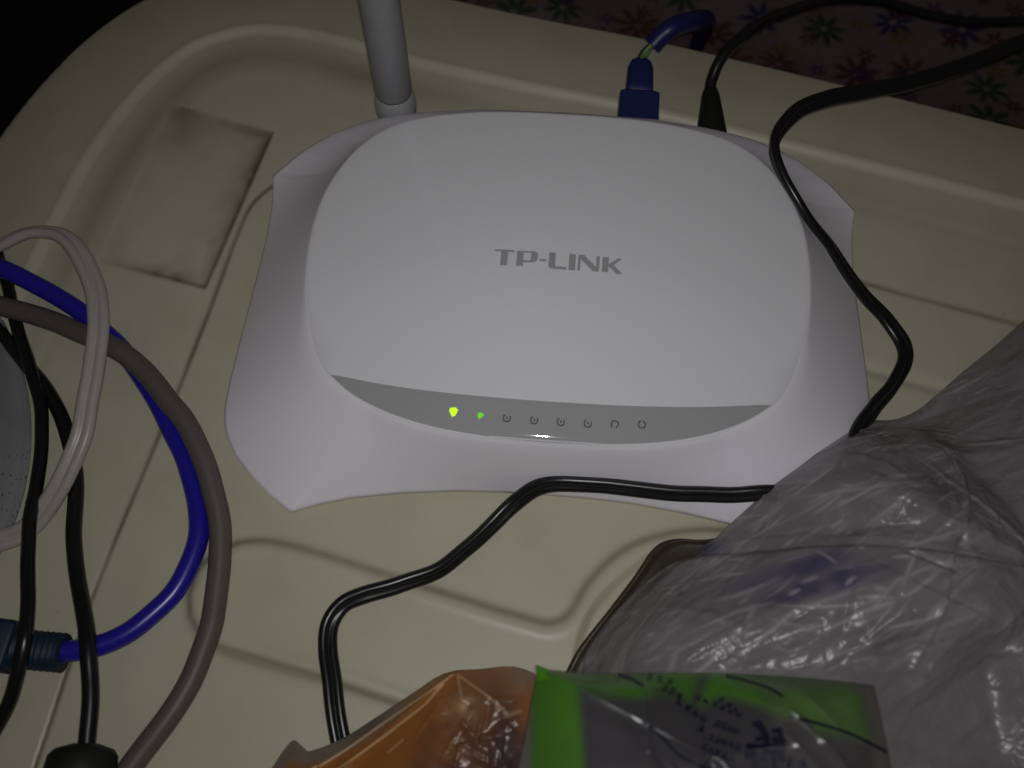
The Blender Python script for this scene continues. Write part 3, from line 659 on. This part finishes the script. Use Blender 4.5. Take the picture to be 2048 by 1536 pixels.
BAG = [(2090, 600, 8), (2048, 640, 6), (1992, 690, 4), (1930, 740, 3), (1872, 790, 3), (1832, 822, 3), (1792, 838, 3), (1742, 842, 5), (1700, 862, 9), (1650, 894, 12), (1600, 932, 14), (1545, 972, 14), (1500, 1012, 10), (1462, 1046, 7), (1428, 1078, 6), (1410, 1090, 6), (1391, 1113, 6), (1357, 1122, 6), (1332, 1133, 5.5), (1288, 1168, 5), (1241, 1212, 4.5), (1196, 1267, 4), (1171, 1307, 3.4), (1162, 1350, 3)]
def bag():
    out = list(poly(BAG, 8))
    out += list(spline([out[-1], np.array([14, -92, 3]), np.array([16, -112, 2.5]), np.array([40, -150, 2]), np.array([110, -168, 2]), np.array([200, -150, 2]), np.array([238, -80, 2]), np.array([236, 10, 4]), np.array([215, 48, 6]), np.array([196, 52, 8]), out[0]], 14))[1:-1]
    c = (120, -62)
    box = (0, 240, -160, 60)
    def h(X, Y, D, R):
        z = 38*(1-np.exp(-D/24.0))*(1-0.4*sm(85, 170, X))
        z += sm(0, 14, D)*(5.0*vnoise(X, Y, 46, 51)+2.6*vnoise(X+0.5*Y, Y, 21, 52))
        a = math.radians(24)
        cr = creases(X, Y, 5, 46, (22, 60), (7, 20), (0.8, 2.6), a, 0.45, box)
        cr += creases(X, Y, 6, 420, (4, 22), (1.4, 5), (0.15, 0.75), a, 0.7, box)
        cr += creases(X, Y, 9, 520, (1.5, 8), (0.7, 2.4), (0.10, 0.36), a, 1.3, box)
        # gathered streaks that fan out from the lower left corner
        an = np.arctan2(Y+95, X-8); rr = np.hypot(X-8, Y+95)
        g = np.zeros(X.shape)
        for k, (fq, am) in enumerate(((26, 0.35), (47, 0.22), (83, 0.12))): g += am*np.abs(np.sin(fq*an+2.2*vnoise(X, Y, 18, 60+k)))
        cr += g*sm(110, 25, rr)*rr/45
        z = z+cr*sm(0, 5, D)
        pr = sm(10, -4, Y+78+0.05*(X-60))*sm(112, 100, X)        # pressed down where the green pack lies on it
        return z*(1-pr)+np.minimum(z, 28+0.9*cr+1.8*vnoise(X, Y, 17, 57))*pr
    V, F = pillow(out, c, 1100, 320, h, -0.3)
    m = mat('clear_crinkled_film', (0.30, 0.285, 0.295), 0.3, 0.5, grain=0.06, gscale=25)
    N = m.node_tree.nodes; L = m.node_tree.links
    x, y = V[:, 0], V[:, 1]
    blue = np.zeros(len(V))
    for (px, py, z, a, b) in ((1570, 1152, 26, 13, 3.0), (1640, 1172, 34, 14, 3), (1418, 1094, 9, 4.5, 2.2)):
        q = P(px, py, z); ang = math.radians(12); dx, dy = x-q[0], y-q[1]
        u, v = dx*math.cos(ang)+dy*math.sin(ang), -dx*math.sin(ang)+dy*math.cos(ang)
        blue = np.maximum(blue, np.exp(-((u/a)**2+(v/b)**2)**1.5)*(0.7+0.3*vnoise(x, y, 4, 71)))
    # crease whitening and glints, both painted into the film colour
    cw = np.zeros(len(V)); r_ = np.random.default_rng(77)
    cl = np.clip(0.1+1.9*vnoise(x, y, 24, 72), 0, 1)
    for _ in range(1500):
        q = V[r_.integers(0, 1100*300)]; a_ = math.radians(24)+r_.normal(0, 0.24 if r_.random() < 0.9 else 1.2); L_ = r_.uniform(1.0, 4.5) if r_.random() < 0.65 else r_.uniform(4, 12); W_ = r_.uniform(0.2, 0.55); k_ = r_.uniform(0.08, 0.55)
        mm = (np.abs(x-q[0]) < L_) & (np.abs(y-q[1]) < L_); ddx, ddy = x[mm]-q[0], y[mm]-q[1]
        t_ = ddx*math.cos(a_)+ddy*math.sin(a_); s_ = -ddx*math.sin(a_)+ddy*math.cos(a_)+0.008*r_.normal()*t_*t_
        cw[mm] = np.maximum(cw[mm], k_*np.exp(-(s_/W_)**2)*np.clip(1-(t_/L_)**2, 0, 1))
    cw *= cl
    layer(m, attr_node(m, 'print'), (0.035, 0.03, 0.16))
    layer(m, attr_node(m, 'fold_glint'), (0.80, 0.78, 0.80))
    tc = N.new('ShaderNodeTexCoord'); hs = None
    for sc, st, rot, amt in ((70, 4.5, 24, 1.0), (170, 4.0, 34, 0.55), (330, 2.0, -20, 0.22)):
        nz = N.new('ShaderNodeTexNoise'); nz.inputs['Scale'].default_value = sc*0.4; L.new(tc.outputs['Object'], nz.inputs['Vector'])
        mx = N.new('ShaderNodeVectorMath'); mx.operation = 'MULTIPLY_ADD'; mx.inputs[1].default_value = (0.014, 0.014, 0.014)
        L.new(nz.outputs['Color'], mx.inputs[0]); L.new(tc.outputs['Object'], mx.inputs[2])
        mp = N.new('ShaderNodeMapping'); mp.vector_type = 'TEXTURE'; mp.inputs['Rotation'].default_value = (0, 0, math.radians(rot)); mp.inputs['Scale'].default_value = (st, 1, 1)
        L.new(mx.outputs[0], mp.inputs['Vector'])
        vo = N.new('ShaderNodeTexVoronoi'); vo.inputs['Scale'].default_value = sc; L.new(mp.outputs[0], vo.inputs['Vector'])
        ml = N.new('ShaderNodeMath'); ml.operation = 'MULTIPLY_ADD'; ml.inputs[1].default_value = amt; ml.inputs[2].default_value = 0
        L.new(vo.outputs['Distance'], ml.inputs[0])
        if hs is not None: L.new(hs, ml.inputs[2])
        hs = ml.outputs[0]
    bp = N.new('ShaderNodeBump'); bp.inputs['Strength'].default_value = 0.62; bp.inputs['Distance'].default_value = 0.0016
    L.new(hs, bp.inputs['Height']); L.new(bp.outputs['Normal'], N['Principled BSDF'].inputs['Normal'])
    see_through(m, 0.44, 13, 0.22)
    n0 = len(F)
    o = mesh('clear_bag', V, F, m, attrs={'print': np.clip(blue, 0, 0.7), 'fold_glint': np.clip(cw, 0, 0.7)})
    tag(o, 'big crinkled clear plastic bag over the right front corner of the router', 'bag')
    # what the bag holds
    o2 = [np.array(c+(0,))+(np.array(p)-np.array(c+(0,)))*0.9 for p in out]
    def h2(X, Y, D, R): return 2+20*(1-np.exp(-D/24.0))*(1-0.5*sm(85, 170, X))+sm(0, 10, D)*(3*vnoise(X, Y, 40, 51)+1.5*vnoise(X, Y, 15, 53))
    V, F = pillow(o2, c, 200, 50, h2, -0.1)
    b = mesh('wrapped_bundle', V, F, M_bundle)
    tag(b, 'dark lumpy bundle showing dimly through the big clear bag', 'bundle')
bag()

def orange():
    out = list(poly([(480, 1600, 2), (540, 1540, 2), (566, 1502, 2), (587, 1480, 2), (598, 1486, 2), (612, 1502, 3), (640, 1496, 4), (690, 1474, 6), (760, 1430, 10), (830, 1384, 14), (880, 1352, 17), (915, 1342, 19), (965, 1338, 20), (1012, 1333, 21), (1040, 1336, 21), (1068, 1346, 21)], 6))
    p = out[-1]
    out += list(spline([p, p+[8, -12, -4], np.array([18, -120, 14]), np.array([10, -150, 8]), np.array([-40, -160, 2]), np.array([-85, -150, 2]), out[0]], 10))[1:-1]
    c = np.array([-22, -118]); A_ = P(915, 1345, 20)[:2]
    box = (-100, 30, -165, -70)
    def h(X, Y, D, R):
        z = 13*(1-np.exp(-D/12.0))+sm(0, 8, D)*1.2*vnoise(X, Y, 20, 81)
        # two long tight folds down the left flank and a star of folds from the top corner
        for q0, q1, am, wd in ((P(872, 1366, 20), P(610, 1550, 6), 0.9, 1.3), (P(895, 1356, 20), P(668, 1550, 10), 1.1, 1.6), (P(915, 1345, 20), P(1010, 1420, 24), 0.7, 1.6), (P(915, 1345, 20), P(925, 1395, 24), 0.6, 1.2)):
            dd = seg_dist(X.ravel(), Y.ravel(), [q0[:2], q1[:2]]).reshape(X.shape); z += am*np.exp(-(dd/wd))
        q = P(950, 1480, 30)
        k = np.exp(-(((X-q[0])/13)**2+((Y-q[1])/15)**2)**2)
        cr = creases(X, Y, 15, 150, (2, 10), (0.9, 3.2), (0.25, 0.8), 0.9, 1.2, (q[0]-20, q[0]+25, q[1]-24, q[1]+20))
        cr2 = creases(X, Y, 16, 30, (10, 40), (2, 7), (0.2, 0.7), 0.65, 0.4, box)
        return z+(cr*k+cr2*0.6)*sm(0, 4, D)
    V, F = pillow(out, c, 620, 170, h, -0.2)
    x, y = V[:, 0], V[:, 1]
    q = P(950, 1480, 30)
    q = P(958, 1505, 30); clear = np.exp(-(((x-q[0])/(13.5-0.25*(y-q[1])))**2+((y-q[1])/17)**2)**2)*np.clip(0.9+0.4*vnoise(x, y, 7, 91), 0, 1)
    edge = sm(4.6, 2.2, seg_dist(x, y, np.array(out)[:len(out)//2, :2]))*sm(P(860, 1400, 12)[0], P(760, 1400, 12)[0], x)*0.9
    tipm = np.exp(-(np.hypot(x-P(1050, 1350, 22)[0], y-P(1050, 1350, 22)[1])/4.5)**2)
    m = mat('orange_film_wrapper', (0.36, 0.135, 0.03), 0.3, 0.5, grain=0.07, gscale=30)
    fl = np.zeros(len(V))  # sheen along the creases, painted as pale lines in the colour
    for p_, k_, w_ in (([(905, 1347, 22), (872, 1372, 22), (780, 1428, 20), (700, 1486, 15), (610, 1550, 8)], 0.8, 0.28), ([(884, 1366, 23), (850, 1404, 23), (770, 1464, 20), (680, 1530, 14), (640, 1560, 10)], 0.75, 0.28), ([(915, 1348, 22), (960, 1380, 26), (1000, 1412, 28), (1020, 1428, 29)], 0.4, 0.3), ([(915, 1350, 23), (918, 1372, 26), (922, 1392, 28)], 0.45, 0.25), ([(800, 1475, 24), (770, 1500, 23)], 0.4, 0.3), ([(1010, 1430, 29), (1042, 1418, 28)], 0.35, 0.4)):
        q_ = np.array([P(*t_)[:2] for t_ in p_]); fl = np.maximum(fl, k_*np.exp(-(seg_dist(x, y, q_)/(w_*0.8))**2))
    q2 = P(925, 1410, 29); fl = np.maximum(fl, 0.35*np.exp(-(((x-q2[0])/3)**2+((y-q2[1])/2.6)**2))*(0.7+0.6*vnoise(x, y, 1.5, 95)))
    layer(m, attr_node(m, 'clear'), (0.055, 0.04, 0.045)); layer(m, attr_node(m, 'rim'), (0.20, 0.18, 0.15)); layer(m, attr_node(m, 'fold_glint'), (0.85, 0.62, 0.36))
    see_through(m, 0.86, 30, 0.1)
    o = mesh('orange_wrapper', V, F, m, attrs={'fold_glint': np.clip(fl, 0, 0.8), 'clear': np.clip(clear, 0, 0.96), 'rim': np.clip(np.maximum(edge, tipm*0.7), 0, 1)})
    tag(o, 'translucent orange brown film wrapper with sharp folds, left of the green pack', 'wrapper')
orange()

def green_pack():
    ZT = 46
    top = [(1076, 1338), (1110, 1341), (1160, 1346), (1240, 1347), (1330, 1345), (1450, 1347), (1560, 1352), (1660, 1360), (1748, 1370)]
    out = list(poly([(px, py, ZT-4) for px, py in top], 6))
    out += list(poly([(1748, 1370, ZT-4), (1760, 1420, ZT-2), (1770, 1470, ZT), (1778, 1510, ZT), (1790, 1570, ZT), (1800, 1640, ZT)], 6))[1:]
    out += list(poly([(1800, 1640, ZT), (1500, 1700, ZT), (1180, 1690, ZT), (1000, 1640, ZT)], 6))[1:]
    out += list(poly([(1000, 1640, ZT), (1034, 1540, ZT-1), (1050, 1470, ZT-2), (1062, 1405, ZT-3), (1072, 1360, ZT-4), (1076, 1338, ZT-4)], 6))[1:-1]
    c = P(1410, 1520, ZT)[:2]
    A = P(1076, 1338, ZT); B = P(1748, 1370, ZT); u = (B-A)[:2]; W = np.linalg.norm(u); u /= W; v = np.array([u[1], -u[0]])
    box = (c[0]-50, c[0]+50, c[1]-40, c[1]+40)
    def h(X, Y, D, R):
        z = 7*(1-np.exp(-D/6.0))+sm(0, 6, D)*0.9*vnoise(X, Y, 18, 101)
        z += creases(X, Y, 25, 40, (6, 24), (1.2, 4), (0.08, 0.3), -1.0, 0.5, box)*sm(0, 3, D)
        for p0, p1, am, wd in (((1590, 1420), (1700, 1540), 0.8, 1.1), (((1578, 1470)), (1640, 1540), 0.6, 1.0), ((1620, 1385), (1680, 1450), 0.45, 1.0), ((1293, 1380), (1300, 1500), 0.4, 0.5), ((1288, 1366), (1310, 1382), 0.5, 1.0), ((1480, 1375), (1560, 1410), 0.4, 1.6)):
            q0, q1 = P(*p0, ZT+6), P(*p1, ZT+6)
            dd = seg_dist(X.ravel(), Y.ravel(), [q0[:2], q1[:2]]).reshape(X.shape); z += am*np.exp(-(dd/wd))
        return z
    V, F = pillow(out, c, 520, 150, h, -8)
    x, y = V[:, 0], V[:, 1]
    s = ((x-A[0])*u[0]+(y-A[1])*u[1]); t = ((x-A[0])*v[0]+(y-A[1])*v[1])
    n = vnoise(x, y, 6, 111)
    bandw = 4.4+1.0*n+2.6*sm(41, 47, s)+3.6*sm(50.5, 53, s)
    g = sm(1.8, -1.6, t-bandw)
    g = np.maximum(g, sm(9.0, 6.4, s-0.07*t)*1.0)
    g = np.clip(g, 0, 1)*sm(-1.5, -0.4, s)
    g *= 1-sm(61, 65.5, s)
    g *= 1-0.75*np.exp(-((s-33+0.5*t)/1.6)**2)*(s > 20)-0.45*sm(18, 24, s)*sm(30, 25, s)*sm(1.5, 3, t)
    g *= 0.82+0.25*vnoise(x, y, 5, 113)
    m = mat('green_and_clear_film', (0.050, 0.047, 0.052), 0.26, 0.5, grain=0.06, gscale=40)
    layer(m, attr_node(m, 'green'), (0.062, 0.200, 0.014))
    layer(m, attr_node(m, 'pale'), (0.15, 0.14, 0.125))
    see_through(m, 0.9)
    pk = thing('green_pack', 'clear film pack with bright green border and navy lettering at the bottom', 'pack', (c[0], c[1], ZT))
    o = mesh('film', V, F, m, pk, attrs={'green': np.clip(g, 0, 1)*0.96, 'pale': np.maximum(sm(-0.2, -1.6, s), 0.75*sm(62, 66, s)+0.22*sm(43, 47, s))})
    bv = BVHTree.FromPolygons([tuple(p) for p in V], F)
    def put(px, py, off=0.15):
        d = P(px, py, 0)-CAM; d /= np.linalg.norm(d)
        hit, nn, _, _ = bv.ray_cast(Vector(CAM), Vector(d))
        if hit is None: return P(px, py, ZT)
        if nn.dot(Vector(d)) > 0: nn = -nn
        return np.array(hit+nn*off)
    # printed lines
    for ln, wd in (([(1236, 1350), (1262, 1358), (1287, 1373)], 3.2), ([(1293, 1450), (1325, 1476), (1358, 1510), (1405, 1534), (1450, 1550)], 3.2), ([(1452, 1352), (1500, 1364), (1540, 1378), (1566, 1394)], 2.8), ([(1578, 1433), (1640, 1449), (1700, 1468), (1776, 1506)], 3.0)):
        q = spline([(*p, 0) for p in ln], 10)[:, :2]; tq = np.gradient(q, axis=0); tq /= np.linalg.norm(tq, axis=1)[:, None]; nq = np.stack([-tq[:, 1], tq[:, 0]], -1)
        VV = []
        for i in range(len(q)): VV += [put(*(q[i]+nq[i]*wd)), put(*(q[i]-nq[i]*wd))]
        mesh('printed_line', VV, [(2*i, 2*i+1, 2*i+3, 2*i+2) for i in range(len(q)-1)], M_ink, pk)
    # rows of small print, too blurred to read: short strokes set in cells along slanted rows
    r = random.Random(4); VV = []; FF = []
    def stroke(p0, p1, wd, off=0.15):
        p0, p1 = np.array(p0, float), np.array(p1, float); t_ = p1-p0; t_ /= np.linalg.norm(t_)+1e-9; n_ = np.array([-t_[1], t_[0]])*wd/2
        b = len(VV); VV.extend([put(*(p0+n_), off), put(*(p1+n_), off), put(*(p1-n_), off), put(*(p0-n_), off)]); FF.append((b, b+1, b+2, b+3))
    rows = [((1290, 1352), (1350, 1366), 3, 12), ((1322, 1372), (1366, 1396), 3, 15), ((1388, 1392), (1486, 1432), 6, 13), ((1352, 1400), (1416, 1442), 4, 15), ((1436, 1396), (1480, 1424), 3, 12), ((1396, 1452), (1412, 1462), 1, 15), ((1428, 1446), (1480, 1464), 4, 14), ((1416, 1474), (1482, 1496), 5, 14), ((1402, 1492), (1470, 1522), 5, 14)]
    k = 0
    for (a, b, nc, sz) in rows:
        a, b = np.array(a, float), np.array(b, float); e = (b-a)/max(1, nc) ; e1 = (b-a)/np.linalg.norm(b-a); e2 = np.array([-e1[1], e1[0]])
        for i in range(nc):
            o_ = a+e*(i+0.5)
            for f0, f1 in r.sample([((-.4, -.4), (.4, -.4)), ((-.4, 0), (.4, 0)), ((-.4, .4), (.4, .4)), ((-.3, -.45), (-.3, .45)), ((.3, -.45), (.3, .45)), ((0, -.5), (0, .5)), ((0, 0), (.45, .45)), ((0, -.1), (-.45, .45))], 5):
                off = 0.13+0.004*(k % 9); k += 1
                stroke(o_+sz*(e1*f0[0]+e2*f0[1]), o_+sz*(e1*f1[0]+e2*f1[1]), sz*0.17, off)
    mesh('small_print', VV, FF, M_ink, pk, smooth=False)
    # one big brush-like character
    VV = []; FF = []
    Q = lambda X, Y: (1440+X*240/2048, 1400+Y*240/2048)
    big = [((560, 440), (680, 370), 90), ((650, 400), (790, 620), 130), ((790, 600), (800, 780), 110), ((600, 680), (760, 640), 90), ((880, 540), (1050, 510), 90), ((1020, 520), (1040, 660), 80), ((930, 620), (930, 760), 90), ((980, 700), (1130, 720), 120), ((450, 800), (1140, 840), 120),
           ((420, 960), (620, 900), 130), ((700, 880), (1090, 900), 80), ((600, 940), (590, 1160), 110), ((740, 900), (740, 1060), 110), ((930, 900), (930, 1160), 90), ((880, 940), (1110, 1010), 130), ((1200, 960), (1170, 1160), 80), ((1400, 1010), (1440, 1150), 100)]
    for i, (p0, p1, wd) in enumerate(big): stroke(Q(*p0), Q(*p1), wd*240/2048, 0.14+0.008*i)
    mesh('printed_character', VV, FF, M_ink, pk, smooth=False)
    # bright green heat-sealed tab at the corner
    VV = [put(1074, 1338, 0.4), put(1100, 1344, 0.4), put(1100, 1360, 0.4), put(1078, 1362, 0.4)]
    a = P(1073, 1330, ZT-3); b = P(1099, 1340, ZT-3)
    V2 = np.array([a, b, VV[2], VV[3]]); mt = mat('green_film', (0.06, 0.25, 0.008), 0.3)
    V2 = np.vstack([V2, V2-[0, 0, 0.5]])
    mesh('corner_tab', V2, [(0, 1, 2, 3), (7, 6, 5, 4), (0, 4, 5, 1), (1, 5, 6, 2), (2, 6, 7, 3), (3, 7, 4, 0)], mt, pk, smooth=False)
green_pack()

# clear blister pack at the left edge
def blister():
    c = P(-150, 870, 8)
    out = poly([(-10, 610, 1.5), (22, 672, 1.5), (46, 740, 1.5), (61, 820, 1.5), (62, 900, 1.5), (50, 980, 1.5), (32, 1040, 1.5), (10, 1090, 1.5), (-30, 1150, 1.5), (-150, 1190, 1.5), (-270, 1120, 1.5), (-330, 870, 1.5), (-270, 650, 1.5), (-140, 570, 1.5)], 8)
    pk = thing('blister_pack', 'whitish clear plastic pack with small dark print behind the black cables at left', 'pack', (c[0], c[1], 0))
    def h(X, Y, D, R): return 0.8*sm(0, 0.8, D)+9*sm(1.8, 11.0, D)+0.9*vnoise(X, Y, 16, 121)*sm(2, 9, D)
    V, F = pillow(out, c[:2], 260, 70, h, -0.6)
    m = mat('milky_clear_plastic', (0.26, 0.26, 0.275), 0.2, 0.5, grain=0.05, gscale=60)
    mesh('shell', V, F, see_through(m, 0.8, 50, 0.08), pk)
    bv = BVHTree.FromPolygons([tuple(p) for p in V], F)
    VV = []; FF = []; r = random.Random(9)
    def put(x, y):
        h_, n_, _, _ = bv.ray_cast(Vector((x, y, 60)), Vector((0, 0, -1))); return np.array(h_ if h_ is not None else (x, y, 1))+[0, 0, 0.2]
    for row in range(5):
        for ch in range(9):
            if r.random() < 0.3: continue
            px, py = 26-row*9-ch*1.6+ (ch*0.2), 880+ch*17+row*6
            p = P(px, py, 10); b = len(VV)
            w_, h_ = 0.16*r.uniform(0.5, 1), 1.1*r.uniform(0.3, 1); p = p+np.array([r.uniform(-.4, .4), r.uniform(-.5, .5), 0])
            VV += [put(p[0]-w_, p[1]-h_/2), put(p[0]+w_, p[1]-h_/2), put(p[0]+w_, p[1]+h_/2), put(p[0]-w_, p[1]+h_/2)]; FF.append((b, b+1, b+2, b+3))
    mesh('small_print', VV, FF, mat('faded_dark_ink', (0.09, 0.09, 0.12), 0.4), pk, smooth=False)
blister()
